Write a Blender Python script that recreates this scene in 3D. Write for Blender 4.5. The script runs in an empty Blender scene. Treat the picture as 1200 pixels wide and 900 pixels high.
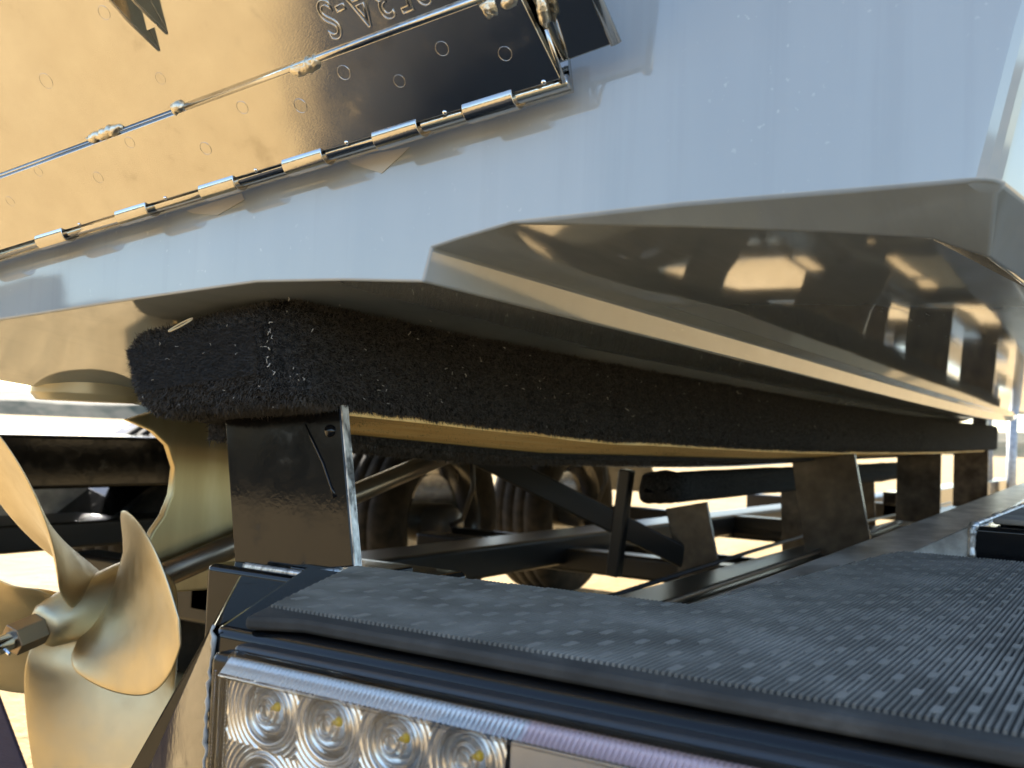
import bpy, bmesh, math, random
import numpy as np
from mathutils import Vector, Matrix, noise
random.seed(7); rng = np.random.default_rng(7)
C = bpy.context.scene.collection
R = math.radians
H = 0.50                     # camera height above the sand; local heights z are measured from the camera

# ------------------------------------------------------------------ camera
FPX = 1199.0
_F = np.array([1340-600, -(538-450), FPX]); _F /= np.linalg.norm(_F)      # trailer's forward axis seen in camera space
_X = -np.array([-1340-600, -(425-450), FPX]); _X /= np.linalg.norm(_X)
_X = _X - _F*_X.dot(_F); _X /= np.linalg.norm(_X)
_Z = np.cross(_F, _X)
if _Z[1] < 0: _Z = -_Z
cam = bpy.data.objects.new('camera', bpy.data.cameras.new('camera')); C.objects.link(cam)
cam.data.sensor_width = 36; cam.data.lens = 36*FPX/1200
cam.data.clip_start = 0.02; cam.data.clip_end = 2000
right = Vector((_X[0], _F[0], _Z[0])); up = Vector((_X[1], _F[1], _Z[1])); fwd = Vector((_X[2], _F[2], _Z[2]))
m = Matrix((right, up, -fwd)).transposed().to_4x4(); m.translation = Vector((0, 0, H))
cam.matrix_world = m
cam.data.dof.use_dof = True; cam.data.dof.focus_distance = 0.60; cam.data.dof.aperture_fstop = 17
bpy.context.scene.camera = cam
def ray(px, py):
    d = np.array([px-600, 450-py, FPX])/FPX
    return Vector((float(d@_X), float(d@_F), float(d@_Z)))
def onX(px, py, x): r = ray(px, py); return r*(x/r.x)
def onY(px, py, y): r = ray(px, py); return r*(y/r.y)
def onZ(px, py, z): r = ray(px, py); return r*(z/r.z)

# ------------------------------------------------------------------ light
SUN_EL, SUN_AZ = R(29), R(-58)          # azimuth from +Y (bow) towards +X
sdir = Vector((math.sin(SUN_AZ)*math.cos(SUN_EL), math.cos(SUN_AZ)*math.cos(SUN_EL), math.sin(SUN_EL)))
w = bpy.data.worlds.new('World'); bpy.context.scene.world = w; w.use_nodes = True
nt = w.node_tree; bg = nt.nodes['Background']
sky = nt.nodes.new('ShaderNodeTexSky'); sky.sky_type = 'NISHITA'; sky.sun_disc = False
sky.sun_elevation = SUN_EL; sky.sun_rotation = SUN_AZ; sky.air_density = 1.0; sky.dust_density = 0.5; sky.ozone_density = 1.2
nt.links.new(sky.outputs[0], bg.inputs[0]); bg.inputs[1].default_value = 0.105
sl = bpy.data.lights.new('sun', 'SUN'); sl.energy = 4.6; sl.angle = R(0.5); sl.color = (1, .93, .82)
so = bpy.data.objects.new('sun', sl); C.objects.link(so); so.rotation_euler = (-sdir).to_track_quat('-Z', 'Y').to_euler(); so.location = (-6, 2, 8)
vs = bpy.context.scene.view_settings
vs.view_transform = 'Standard'; vs.look = 'None'; vs.gamma = 1; vs.exposure = 2.3; vs.use_curve_mapping = False

# ------------------------------------------------------------------ materials
MATS = {}
def mat(name, base, rough=.5, metal=0., ior=1.5, coat=0., spec=.5):
    m = bpy.data.materials.new(name); m.use_nodes = True
    b = m.node_tree.nodes['Principled BSDF']
    b.inputs['Base Color'].default_value = (*base, 1); b.inputs['Roughness'].default_value = rough
    b.inputs['Metallic'].default_value = metal; b.inputs['IOR'].default_value = ior
    b.inputs['Coat Weight'].default_value = coat; b.inputs['Coat Roughness'].default_value = .03
    b.inputs['Specular IOR Level'].default_value = spec
    MATS[name] = m; return m
def N(m, t, **kw):
    n = m.node_tree.nodes.new(t)
    for k, v in kw.items():
        if k in n.inputs: n.inputs[k].default_value = v
        else: setattr(n, k, v)
    return n
def L(m, a, b): m.node_tree.links.new(a, b)
def P(m): return m.node_tree.nodes['Principled BSDF']
def coords(m, scale=(1, 1, 1)):
    tc = N(m, 'ShaderNodeTexCoord'); mp = N(m, 'ShaderNodeMapping'); mp.inputs['Scale'].default_value = scale
    L(m, tc.outputs['Object'], mp.inputs[0]); return mp.outputs[0]
def bump(m, sc, strength, dist, detail=2, scale=(1, 1, 1), prev=None, rough=.5, target='Normal'):
    n = N(m, 'ShaderNodeTexNoise', Scale=sc, Detail=detail, Roughness=rough); L(m, coords(m, scale), n.inputs['Vector'])
    b = N(m, 'ShaderNodeBump', Strength=strength, Distance=dist); L(m, n.outputs[0], b.inputs['Height'])
    if prev: L(m, prev.outputs[0], b.inputs['Normal'])
    L(m, b.outputs[0], P(m).inputs[target])
    if target == 'Normal' and P(m).inputs['Coat Weight'].default_value: L(m, b.outputs[0], P(m).inputs['Coat Normal'])
    return b
def ramp(m, fac, stops, ctype='RGBA'):
    r = N(m, 'ShaderNodeValToRGB'); e = r.color_ramp.elements
    while len(e) < len(stops): e.new(.5)
    for i, (p, c) in enumerate(stops): e[i].position = p; e[i].color = (*c, 1) if len(c) == 3 else c
    L(m, fac, r.inputs[0]); return r
def noise_col(m, sc, stops, detail=4, scale=(1, 1, 1), inp='Base Color', rough=.55):
    n = N(m, 'ShaderNodeTexNoise', Scale=sc, Detail=detail, Roughness=rough); L(m, coords(m, scale), n.inputs['Vector'])
    r = ramp(m, n.outputs[0], stops); L(m, r.outputs[0], P(m).inputs[inp]); return r
def g(v): return (v, v, v)

gel = mat('gelcoat', (.33, .38, .44), .05, ior=1.75)
bump(gel, 6, .035, .004, 2); noise_col(gel, 420, [(.70, g(.045)), (.80, g(.22))], 2, (1, .12, 1), 'Roughness')
r1 = noise_col(gel, 5, [(.28, (.32, .35, .365)), (.5, (.365, .395, .405)), (.72, (.45, .465, .46))], 7, (1, 1, .22))
n2 = N(gel, 'ShaderNodeTexNoise', Scale=260.0, Detail=2.0); L(gel, coords(gel, (1, .16, 1)), n2.inputs['Vector'])
r2 = ramp(gel, n2.outputs[0], [(.70, g(0)), (.76, g(1))])
n3 = N(gel, 'ShaderNodeTexNoise', Scale=7.0, Detail=3.0); L(gel, coords(gel), n3.inputs['Vector']); r3 = ramp(gel, n3.outputs[0], [(.42, g(0)), (.62, g(.55))])
mu = N(gel, 'ShaderNodeMath', operation='MULTIPLY'); L(gel, r2.outputs[0], mu.inputs[0]); L(gel, r3.outputs[0], mu.inputs[1])
mx = N(gel, 'ShaderNodeMix', data_type='RGBA'); L(gel, mu.outputs[0], mx.inputs[0]); n4 = N(gel, 'ShaderNodeTexNoise', Scale=9.0, Detail=5.0, Roughness=.6); L(gel, coords(gel, (5, 1, .22)), n4.inputs['Vector']); r4 = ramp(gel, n4.outputs[0], [(.32, g(.93)), (.47, g(1.0)), (.66, g(1.0)), (.76, g(1.05))])
m4 = N(gel, 'ShaderNodeMix', data_type='RGBA', blend_type='MULTIPLY'); m4.inputs[0].default_value = 1.0; L(gel, r1.outputs[0], m4.inputs[6]); L(gel, r4.outputs[0], m4.inputs[7]); L(gel, m4.outputs[2], mx.inputs[6]); mx.inputs[7].default_value = (.62, .61, .58, 1); L(gel, mx.outputs[2], P(gel).inputs['Base Color'])
steel = mat('stainless', (.60, .575, .53), .10, 1)
b0 = bump(steel, 14, .12, .004, 2); bump(steel, 600, .06, .0006, 2, (1, 12, 1), b0)
noise_col(steel, 38, [(.44, g(.09)), (.62, g(.13)), (.75, g(.24))], 6, inp='Roughness')
noise_col(steel, 45, [(.26, (.43, .405, .37)), (.36, (.51, .485, .45)), (.7, (.55, .53, .495))], 5)
weld = mat('weld_bead', (.72, .64, .50), .34, 1); bump(weld, 420, .6, .0015, 3)
bronze = mat('bronze', (.58, .49, .32), .42, 1)
b0 = bump(bronze, 24, .04, .004, 2); bump(bronze, 900, .10, .0005, 2, (1, 1, 14), b0)
noise_col(bronze, 9, [(.3, (.50, .415, .26)), (.6, (.57, .48, .315)), (.8, (.63, .545, .375))], 4)
noise_col(bronze, 60, [(.4, g(.38)), (.7, g(.48))], 5, inp='Roughness')
satin = mat('satin_bronze', (.62, .50, .28), .36, .9)
noise_col(satin, 7, [(.3, (.42, .32, .16)), (.55, (.50, .39, .205)), (.72, (.60, .49, .28))], 5, (1, 3, .5)); bump(satin, 500, .12, .0006, 3)
darkst = mat('dark_bronze', (.22, .17, .12), .3, .9)
dust_refl_br = mat('dust_and_reflection_bracket', (.035, .029, .022), .26, spec=.45); noise_col(dust_refl_br, 26, [(.35, (.04, .032, .024)), (.55, (.085, .068, .05)), (.75, (.15, .12, .085))], 7)  # brown dust plus the reflection of sunlit sand, both put into the base colour
frame_p = mat('frame_paint', (.010, .0095, .009), .34, spec=.4); bump(frame_p, 160, .1, .001, 3)
paint = mat('black_paint', (.006, .006, .0065), .09, spec=.36)
b0 = bump(paint, 220, .035, .0008, 2); bump(paint, 520, .04, .0003, 2, (1, 1, 1), b0)
noise_col(paint, 45, [(.45, g(.07)), (.62, g(.12)), (.75, g(.3))], 6, inp='Roughness')
dusty = mat('dusty_paint', (.03, .03, .03), .3)
noise_col(dusty, 28, [(.34, (.14, .135, .125)), (.50, (.33, .315, .285)), (.62, (.55, .52, .47)), (.72, (.38, .36, .32))], 9, (1, .45, 1))
bump(dusty, 300, .25, .001, 4)
bare = mat('bare_edge', (.55, .55, .54), .38, .7); noise_col(bare, 180, [(.38, (.10, .10, .10)), (.5, (.45, .45, .44)), (.65, (.70, .70, .69))], 6, (1, 1, .3)); bump(bare, 400, .4, .001, 4)
rubber = mat('rubber', (.05, .05, .05), .85, spec=.12)
noise_col(rubber, 22, [(.35, (.13, .113, .092)), (.55, (.195, .172, .142)), (.72, (.27, .24, .20))], 9); bump(rubber, 500, .3, .0006, 3)
noise_col(rubber, 70, [(.4, g(.7)), (.7, g(.95))], 5, inp='Roughness')
rubdash = mat('rubber_smooth', (.22, .195, .162), .75, spec=.15)
rubbase = mat('rubber_base', (.045, .041, .036), .8, spec=.2); noise_col(rubbase, 40, [(.35, (.042, .037, .031)), (.6, (.066, .058, .049)), (.75, (.11, .098, .083))], 7); bump(rubbase, 500, .3, .0006, 3)
carpet = mat('black_carpet', (.012, .011, .0105), .95, spec=.15)
noise_col(carpet, 330, [(.35, (.010, .0098, .0095)), (.55, (.028, .0265, .025)), (.7, (.06, .056, .052))], 3); bump(carpet, 380, 1, .004, 3)
pile = mat('carpet_fibre', (.066, .061, .057), .75, spec=.3)
lint = mat('pale_lint', (.42, .39, .34), .9)
wood = mat('pine_board', (.75, .5, .2), .6)
noise_col(wood, 60, [(.3, (.76, .46, .15)), (.5, (.90, .60, .22)), (.7, (.92, .68, .31))], 8, (3, .1, 3)); bump(wood, 90, .4, .002, 6, (3, .1, 3))
tyre_m = mat('tyre_rubber', (.022, .021, .020), .9, spec=.2); noise_col(tyre_m, 30, [(.35, (.012, .0115, .011)), (.7, (.036, .031, .024))], 6)
chrome = mat('chrome', (.82, .82, .83), .07, 1)
alloy = mat('alloy_rim', (.06, .06, .062), .2, .6)
refl = mat('silver_reflector', (.90, .87, .83), .22, .92)
chip = mat('yellow_phosphor', (.95, .62, .03), .35)
redm = mat('red_reflector', (.85, .68, .67), .28, .85)
plastic = mat('dark_plastic', (.03, .03, .032), .4)
strap_m = mat('purple_webbing', (.055, .035, .05), .85); bump(strap_m, 60, .7, .002, 1, (1, 1, 30))
straw = mat('dry_straw', (.60, .48, .28), .8)
greym = mat('grey_galvanised', (.33, .35, .37), .5, .3); noise_col(greym, 40, [(.35, (.26, .28, .30)), (.7, (.46, .48, .50))], 5)
oxide = mat('cream_plate', (.62, .52, .32), .3, .2)
beige_m = mat('beige_film', (.52, .48, .40), .45)

def glass(name, tint, rough=.03):
    m = bpy.data.materials.new(name); m.use_nodes = True; t = m.node_tree
    t.nodes.remove(t.nodes['Principled BSDF']); out = t.nodes['Material Output']
    a = t.nodes.new('ShaderNodeBsdfTransparent'); a.inputs[0].default_value = (*tint, 1)
    b = t.nodes.new('ShaderNodeBsdfGlossy'); b.inputs['Roughness'].default_value = rough
    f = t.nodes.new('ShaderNodeFresnel'); f.inputs[0].default_value = 1.5
    x = t.nodes.new('ShaderNodeMixShader')
    t.links.new(f.outputs[0], x.inputs[0]); t.links.new(a.outputs[0], x.inputs[1]); t.links.new(b.outputs[0], x.inputs[2]); t.links.new(x.outputs[0], out.inputs[0])
    return m
clear = glass('clear_plastic', (.975, .975, .975))
clear_edge = glass('clear_plastic_edge', (.80, .79, .78), .12)

# ------------------------------------------------------------------ builders
def empty(name, loc, label, cat, group=None):
    o = bpy.data.objects.new(name, None); C.objects.link(o); o.location = loc; o.empty_display_size = .05
    tag(o, label, cat, group); return o
def tag(o, label=None, cat=None, group=None, kind=None):
    if label: o['label'] = label
    if cat: o['category'] = cat
    if group: o['group'] = group
    if kind: o['kind'] = kind
    return o
def root_loc(p):
    v = Vector((0, 0, 0))
    while p: v += p.location; p = p.parent
    return v
class M:
    """collects vertices (camera-height coordinates) and faces"""
    def __init__(s): s.v = []; s.f = []; s.mi = []
    def add(s, vs, fs, mi=0):
        k = len(s.v); s.v += [Vector(v) for v in vs]; s.f += [tuple(i+k for i in f) for f in fs]; s.mi += [mi]*len(fs); return s
    def hexa(s, p, mi=0):      # 8 points: bottom loop 0-3, top loop 4-7
        return s.add(p, [(3, 2, 1, 0), (4, 5, 6, 7), (0, 1, 5, 4), (1, 2, 6, 5), (2, 3, 7, 6), (3, 0, 4, 7)], mi)
    def box(s, x0, x1, y0, y1, z0, z1, mi=0):
        return s.hexa([(x0, y0, z0), (x1, y0, z0), (x1, y1, z0), (x0, y1, z0), (x0, y0, z1), (x1, y0, z1), (x1, y1, z1), (x0, y1, z1)], mi)
    def prism(s, poly, off, mi=0):
        n = len(poly); a = [Vector(p) for p in poly]; b = [p+Vector(off) for p in a]
        return s.add(a+b, [tuple(range(n))[::-1], tuple(range(n, 2*n))]+[(i, (i+1) % n, n+(i+1) % n, n+i) for i in range(n)], mi)
    def tube(s, path, r, n=10, mi=0, cap=True):
        path = [Vector(p) for p in path]; rs = r if isinstance(r, (list, tuple)) else [r]*len(path); rings = []; u = None
        for i, p in enumerate(path):
            t = (path[min(i+1, len(path)-1)]-path[max(i-1, 0)]).normalized()
            if u is None: u = t.orthogonal().normalized()
            u = (u-t*u.dot(t)).normalized(); q = t.cross(u)
            rings += [p+(u*math.cos(a)+q*math.sin(a))*rs[i] for a in (2*math.pi*k/n for k in range(n))]
        fs = [(i*n+k, i*n+(k+1) % n, (i+1)*n+(k+1) % n, (i+1)*n+k) for i in range(len(path)-1) for k in range(n)]
        if cap: fs += [tuple(range(n))[::-1], tuple(range((len(path)-1)*n, len(path)*n))]
        return s.add(rings, fs, mi)
    def lathe(s, prof, o, ax, n=24, mi=0):   # prof: (radius, distance along axis)
        o = Vector(o); ax = Vector(ax).normalized(); u = ax.orthogonal().normalized(); q = ax.cross(u); vs = []
        for (r, d) in prof: vs += [o+ax*d+(u*math.cos(2*math.pi*k/n)+q*math.sin(2*math.pi*k/n))*r for k in range(n)]
        fs = [(i*n+k, i*n+(k+1) % n, (i+1)*n+(k+1) % n, (i+1)*n+k) for i in range(len(prof)-1) for k in range(n)]
        return s.add(vs, fs, mi)
    def build(s, name, mats, parent=None, smooth=False, bevel=0, seg=2, ang=30, sub=0, wn=False, recalc=True, sharp=None):
        me = bpy.data.meshes.new(name); base = root_loc(parent) if parent else Vector((0, 0, 0))
        me.from_pydata([tuple(v+Vector((0, 0, H))-base) for v in s.v], [], s.f)
        for m_ in (mats if isinstance(mats, (list, tuple)) else [mats]): me.materials.append(m_)
        me.polygons.foreach_set('material_index', s.mi)
        if recalc:
            b = bmesh.new(); b.from_mesh(me); bmesh.ops.recalc_face_normals(b, faces=b.faces); b.to_mesh(me); b.free()
        if smooth or bevel: me.shade_smooth()
        if sharp or (bevel and not smooth): me.set_sharp_from_angle(angle=R(sharp or 30))
        o = bpy.data.objects.new(name, me); C.objects.link(o)
        if parent: o.parent = parent
        if bevel:
            md = o.modifiers.new('bevel', 'BEVEL'); md.width = bevel; md.segments = seg; md.limit_method = 'ANGLE'; md.angle_limit = R(ang); md.harden_normals = True
        if sub: md = o.modifiers.new('sub', 'SUBSURF'); md.levels = md.render_levels = sub
        if wn: o.modifiers.new('wn', 'WEIGHTED_NORMAL')
        return o
V = Vector

# ------------------------------------------------------------------ ground and horizon
sand = mat('sand', (.42, .33, .21), .95, spec=.1)
noise_col(sand, 3.0, [(.3, (.38, .26, .12)), (.5, (.44, .31, .15)), (.7, (.50, .365, .19))], 12, rough=.7)
b0 = bump(sand, 18, .8, .03, 8, rough=.65); bump(sand, 140, .5, .006, 4, prev=b0)
gm = M(); n = 70
xs = [math.copysign(abs(t)**3.2*420, t) for t in np.linspace(-1, 1, n)]
for j in range(n):
    for i in range(n):
        x, y = xs[i]-.8, xs[j]+.8; r = math.hypot(x, y)
        z = -H+.012*noise.noise((x*1.3, y*1.3, 0))+.006*noise.noise((x*5, y*5, 3)) if r < 30 else -H
        gm.v.append(V((x, y, z)))
gm.f = [(j*n+i, j*n+i+1, (j+1)*n+i+1, (j+1)*n+i) for j in range(n-1) for i in range(n-1)]; gm.mi = [0]*len(gm.f)
tag(gm.build('ground', sand, smooth=True), kind='structure')
dark_strip_m = mat('added_dark_strip', (.035, .034, .034), .9, spec=.2); noise_col(dark_strip_m, 90, [(.35, (.02, .02, .02)), (.55, (.035, .034, .033)), (.72, (.07, .068, .064))], 8); bump(dark_strip_m, 250, .8, .004, 4)
am = M(); edge = []  # added unseen dark strip: blackens the tab's reflection, cuts bounce onto the hull
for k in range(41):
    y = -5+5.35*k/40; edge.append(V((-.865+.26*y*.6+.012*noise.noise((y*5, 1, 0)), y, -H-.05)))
am.prism(edge+[V((.30, .35, -H-.05)), V((.30, -5, -H-.05))], (0, 0, .075)); tag(am.build('dark_reflection_strip', dark_strip_m, bevel=.012), kind='structure')
hill_m = mat('scrub_hills', (.10, .085, .055), .95); noise_col(hill_m, .5, [(.35, (.05, .055, .03)), (.6, (.14, .115, .07))], 8)
hm = M(); K = 220
for k in range(K+1):
    a = 2*math.pi*k/K; rr = 150
    aft = .22+.78*min(1, max(0, .35-math.sin(a)*1.3)); hgt = 17+8*noise.noise((math.cos(a)*3, math.sin(a)*3, 1))+5*noise.noise((math.cos(a)*18, math.sin(a)*18, 2))+3*noise.noise((math.cos(a)*70, math.sin(a)*70, 5))
    hgt *= aft
    for (q, zz) in ((0, -1), (6, hgt*.55), (14, hgt), (60, -1)): hm.v.append(V(((rr+q)*math.cos(a), (rr+q)*math.sin(a), zz-H)))
hm.f = [(k*4+j, (k+1)*4+j, (k+1)*4+j+1, k*4+j+1) for k in range(K) for j in range(3)]; hm.mi = [0]*len(hm.f)
tag(hm.build('hills', hill_m), kind='structure')

# ================================================================== BOAT
CX = -.82                                     # boat centreline
boat = empty('boat', (CX, 2.6, H-.12), 'grey gelcoat motorboat resting stern first on the black trailer', 'boat')
YT = .42
def tp(px, py): return onY(px, py, YT)
# half section at the transom (starboard): keel -> gunwale
st0 = [V((CX, YT, .034)), tp(0, 375), tp(150, 352), tp(300, 331), tp(400, 329), tp(496, 331), tp(506, 291), tp(536, 281), tp(600, 262), tp(800, 240), tp(1000, 224), tp(1168, 210)]
side = [V((-.036, YT, .16)), V((.03, YT, .42)), V((.04, YT, 1.0))]
st0 += side
NS = len(st0)
def lerp(a, b, t): return a+(b-a)*t
def station(y, keel, wid, lift, sidew):
    out = []
    for k, p in enumerate(st0):
        if k == 8: p = V((-.264, YT, .0946))
        if k == 9: p = V((-.165, YT, .0904))
        if k == 10: p = V((-.050, YT, .086))
        if k == 11: p = V((-.018, YT, .099))
        if k >= 12: p = p+V((.03, 0, 0))
        x = CX+(p.x-CX)*(wid if k < 12 else sidew)
        z = p.z
        if k < 3: z = lerp(keel, st0[3].z, (p.x-CX)/(st0[3].x-CX)) if k else keel
        out.append(V((x, y, z+lift*(1 if k < 12 else 0.4))))
    return out
stations = [st0, station(.60, .016, 1, 0, 1), station(1.1, -.032, 1, 0, 1), station(1.7, -.055, 1, 0, 1), station(2.6, -.06, 1, .004, 1),
            station(3.6, -.05, .93, .03, .97), station(4.6, -.02, .72, .11, .86), station(5.5, .08, .42, .25, .62), station(6.3, .32, .06, .42, .16)]
def fair(sts, per=5):
    out = []
    for i in range(len(sts)-1):
        a, b, c, d = sts[max(i-1, 0)], sts[i], sts[i+1], sts[min(i+2, len(sts)-1)]
        for q in range(per):
            t = q/per
            row = []
            for p0_, p1_, p2_, p3_ in zip(a, b, c, d):
                y = lerp(p1_.y, p2_.y, t)
                m1 = (p2_-p0_)/max(p2_.y-p0_.y, 1e-6)*(p2_.y-p1_.y); m2 = (p3_-p1_)/max(p3_.y-p1_.y, 1e-6)*(p2_.y-p1_.y)
                p = p1_*(2*t**3-3*t*t+1)+m1*(t**3-2*t*t+t)+p2_*(-2*t**3+3*t*t)+m2*(t**3-t*t)
                row.append(V((p.x, y, p.z)))
            out.append(row)
    return out+[sts[-1]]
stations = [st0]+fair(stations[1:])
hm = M()
for st in stations:
    full = [V((2*CX-p.x, p.y, p.z)) for p in reversed(st[1:])]+list(st)
    hm.v += full
W = 2*NS-1
for j in range(len(stations)-1):
    for k in range(W-1):
        if j == 0 and k in (W-1-(NS-1)+8, W-1-(NS-1)+9, W-1-(NS-1)+10): continue     # rebuilt below with the chamfer
        hm.f.append((j*W+k, j*W+k+1, (j+1)*W+k+1, (j+1)*W+k))
hm.f.append(tuple(range(W))); hm.f.append(tuple((len(stations)-1)*W+k for k in reversed(range(W))))
for j in range(len(stations)-1): hm.f.append((j*W, j*W+W-1, (j+1)*W+W-1, (j+1)*W))
# starboard aft corner: chamfered strip under the transom edge, widening towards the chine
o = W-1-(NS-1)
a8, a9, a10, a11 = (o+k for k in (8, 9, 10, 11)); b8, b9, b10, b11 = (W+o+k for k in (8, 9, 10, 11))
ca, cm_, cb, cc = onY(800, 266, .432), onY(970, 272, .443), onY(1090, 279, .455), onY(1160, 302, .480)
k0 = len(hm.v); hm.v += [ca, cm_, cb, cc]
ia, im_, ib, ic = k0, k0+1, k0+2, k0+3
hm.f += [(a8, a9, ia), (a9, a10, im_, ia), (a10, a11, ib, im_), (a11, ic, ib), (a11, b11, b10, ic), (a8, ia, b9, b8), (ia, im_, b9), (im_, ib, b10, b9), (ib, ic, b10)]
hm.mi = [0]*len(hm.f)
hull = hm.build('hull', gel, boat, sharp=4.5)
hb = bmesh.new(); hb.from_mesh(hull.data); hb.edges.ensure_lookup_table(); bx0 = root_loc(boat)
ed = [e for e in hb.edges if all(abs(v.co.y+bx0.y-YT) < 1e-4 and v.co.z+bx0.z-H > .095 and abs(v.co.x) > .77 for v in e.verts) and abs(e.verts[0].co.z-e.verts[1].co.z) > .03]
bmesh.ops.bevel(hb, geom=ed, offset=.011, segments=5, profile=.5, affect='EDGES'); bmesh.ops.recalc_face_normals(hb, faces=hb.faces)
hb.to_mesh(hull.data); hb.free(); hull.data.shade_smooth(); hull.data.set_sharp_from_angle(angle=R(14))
md = hull.modifiers.new('bevel', 'BEVEL'); md.width = .006; md.segments = 4; md.limit_method = 'ANGLE'; md.angle_limit = R(19); md.harden_normals = True
# deck cap and rub rail
rr = M(); path = [st[-1]+V((.012, 0, -.03)) for st in stations]; rr.tube(path, .022, 8); rr.tube([V((2*CX-p.x, p.y, p.z)) for p in path], .022, 8)
rr.build('rub_rail', plastic, boat, smooth=True)
ws = M(); ws.prism([(CX-.6, 2.9, 1.0), (CX-.45, 3.4, 1.38), (CX+.45, 3.4, 1.38), (CX+.6, 2.9, 1.0)], (0, .02, .01)); ws.build('windscreen', clear, boat)

# ---- trim tab, swung up on its hinge
HR = onY(662, 101, YT-.018); HL = onY(-60, 318, YT-.018)
th = (HR-HL).normalized(); beta = R(50)
tv0 = V((0, -math.cos(beta), math.sin(beta))); tv = (tv0-th*tv0.dot(th)).normalized(); tn = th.cross(tv).normalized()
if tn.dot(-HR) < 0: tn = -tn                     # towards the viewer
def tab(px, py, off=0.):                         # pixel -> point of the tab's plane
    r = ray(px, py); o_ = HR+tn*off; return r*(o_.dot(tn)/r.dot(tn))
def tuv(p): d = p-HR; return d.dot(th), d.dot(tv)
def tpt(u, v, nn=0): return HR+th*u+tv*v+tn*nn
tabroot = M()
bend = [tuv(tab(x, y)) for (x, y) in ((0, 195), (340, 80), (590, 5))]
bv = sum(b[1] for b in bend)/3                   # distance of the weld seam from the hinge
# main plate lies a little behind the hinge strip, wider than it
pr = tuv(tab(722, 52, -.004)); pr2 = tuv(tab(664, 72, -.004))
UL = -.56
main = tabroot
main.prism([tpt(UL, bv+.001, -.001), tpt(.0, bv+.001, -.001), tpt(.0, .34, -.001), tpt(UL, .34, -.001)], tuple(tn*-.003))
trim = main.build('trim_tab', steel, boat, bevel=.0006, seg=2)
st_ = M(); st_.prism([tpt(UL, .004, .0015), tpt(0, .004, .0015), tpt(-.004, bv-.001, .0015), tpt(UL, bv-.001, .0015)], tuple(tn*-.0045))
st_.build('hinge_strip', steel, trim, bevel=.0008)
bp = M(); e0 = tuv(tab(722, 51, -.006)); e1 = tuv(tab(700, 0, -.006)); e2 = tuv(tab(655, 74, -.006)); d_ = ((e1[0]-e0[0])*4, (e1[1]-e0[1])*4)
bp.prism([tpt(-.02, e2[1]-.001, -.006), tpt(e0[0], e0[1], -.006), tpt(e0[0]+d_[0], e0[1]+d_[1], -.006), tpt(-.02, e0[1]+d_[1], -.006)], tuple(tn*-.003))
bp.build('backing_plate', steel, trim, bevel=.001)
fl = M(); A, B = tpt(e0[0], e0[1], -.005), tpt(e0[0]+d_[0], e0[1]+d_[1], -.005)
fl.tube([A+tn*-.001, B+tn*-.001], .0028, 8); fl.build('rolled_edge', steel, trim, smooth=True)
# barrel and knuckles
pin = M(); pin.tube([tpt(UL, .0008, -.0030), tpt(.001, .0008, -.0030)], .0034, 14); pin.build('hinge_pin', steel, trim, smooth=True)
for (x, y) in ((-40, 309), (62, 277), (157, 247), (257, 216), (357, 185), (465, 152), (573, 118)):
    u0, _ = tuv(tab(x, y)); hl = .0142
    kn = M(); kn.tube([tpt(u0-hl, .0012, -.002), tpt(u0+hl, .0012, -.002)], .0062, 20)
    lip = [tpt(u0-hl, .0030, .0030), tpt(u0+hl, .0030, .0030), tpt(u0+hl, .0062, .0014), tpt(u0-hl, .0062, .0014)]
    kn.prism(lip, tuple(tn*-.0022)); kn.build('hinge_knuckle', steel, trim, smooth=True, bevel=.0005)
    rv = M(); c_ = tpt(u0+hl+.017, .005, .0016); rv.lathe([(.0001, .0007), (.0009, .0006), (.0012, 0)], c_, tn, 10); rv.build('rivet', chrome, trim, smooth=True)
# weld seam: thin tube along the bend and lumpy beads on it
sm = M(); sm.tube([tpt(UL, bv, -.0008), tpt(-.215, bv, -.0008)], .0007, 6); sm.tube([tpt(-.215, bv, -.0002), tpt(-.003, bv, -.0002)], .0022, 10)
sm.build('seam', steel, trim, smooth=True)
def bead(p0, p1, r, name='weld_bead'):
    b = M(); n_ = max(6, int((p1-p0).length/(r*.55))); pts = []; rs = []
    for i in range(n_+1):
        t = i/n_; e = math.sin(math.pi*min(max(t, .0), 1))**.35 if 0 < t < 1 else .25
        pts.append(lerp(p0, p1, t)-tn*r*.2+tv*random.uniform(-.3, .3)*r); rs.append(r*e*random.uniform(.7, 1.15))
    b.tube(pts, rs, 10); return b.build(name, weld, trim, smooth=True)
for (x0, y0, x1, y1, r) in ((335, 84, 382, 70, .0046), (101, 164, 143, 150, .0036), (202, 130, 216, 125, .0040), (566, 13, 585, 5, .005), (583, 6, 612, -4, .0034)):
    bead(tab(x0, y0), tab(x1, y1), r)
bead(tab(632, -6), tab(640, 34), .0034)
bd = M(); bd.tube([tab(640, 34), tab(661, 97)], .0011, 8); bd.build('edge_seam', steel, trim, smooth=True)
for (x, y, r, dp) in ((54, 95, 9, .6), (284, 126, 8, .7), (241, 174, 8, .8), (352, 124, 9, 1.5), (403, 85, 9, 1.2), (45, 201, 6, .5), (115, 208, 7, .5), (152, 167, 7, .5), (518, 57, 9, .6), (592, 63, 9, .7), (12, 236, 6, .5), (468, 95, 8, .5), (122, 15, 8, .6), (188, 92, 7, .4)):
    seamv = tuv(tab(x, y))[1] < bv
    c_ = tab(x, y, .0015 if seamv else -.001); rad = r*c_.length*.9/FPX
    dm = M(); prof = [(rad*1.06, -.0002), (rad*1.03, .0002*dp), (rad*.97, .0002*dp), (rad*.93, -.0002)]
    dm.lathe(prof, c_, tn, 20); dm.build('weld_dimple', steel, trim, smooth=True)
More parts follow.
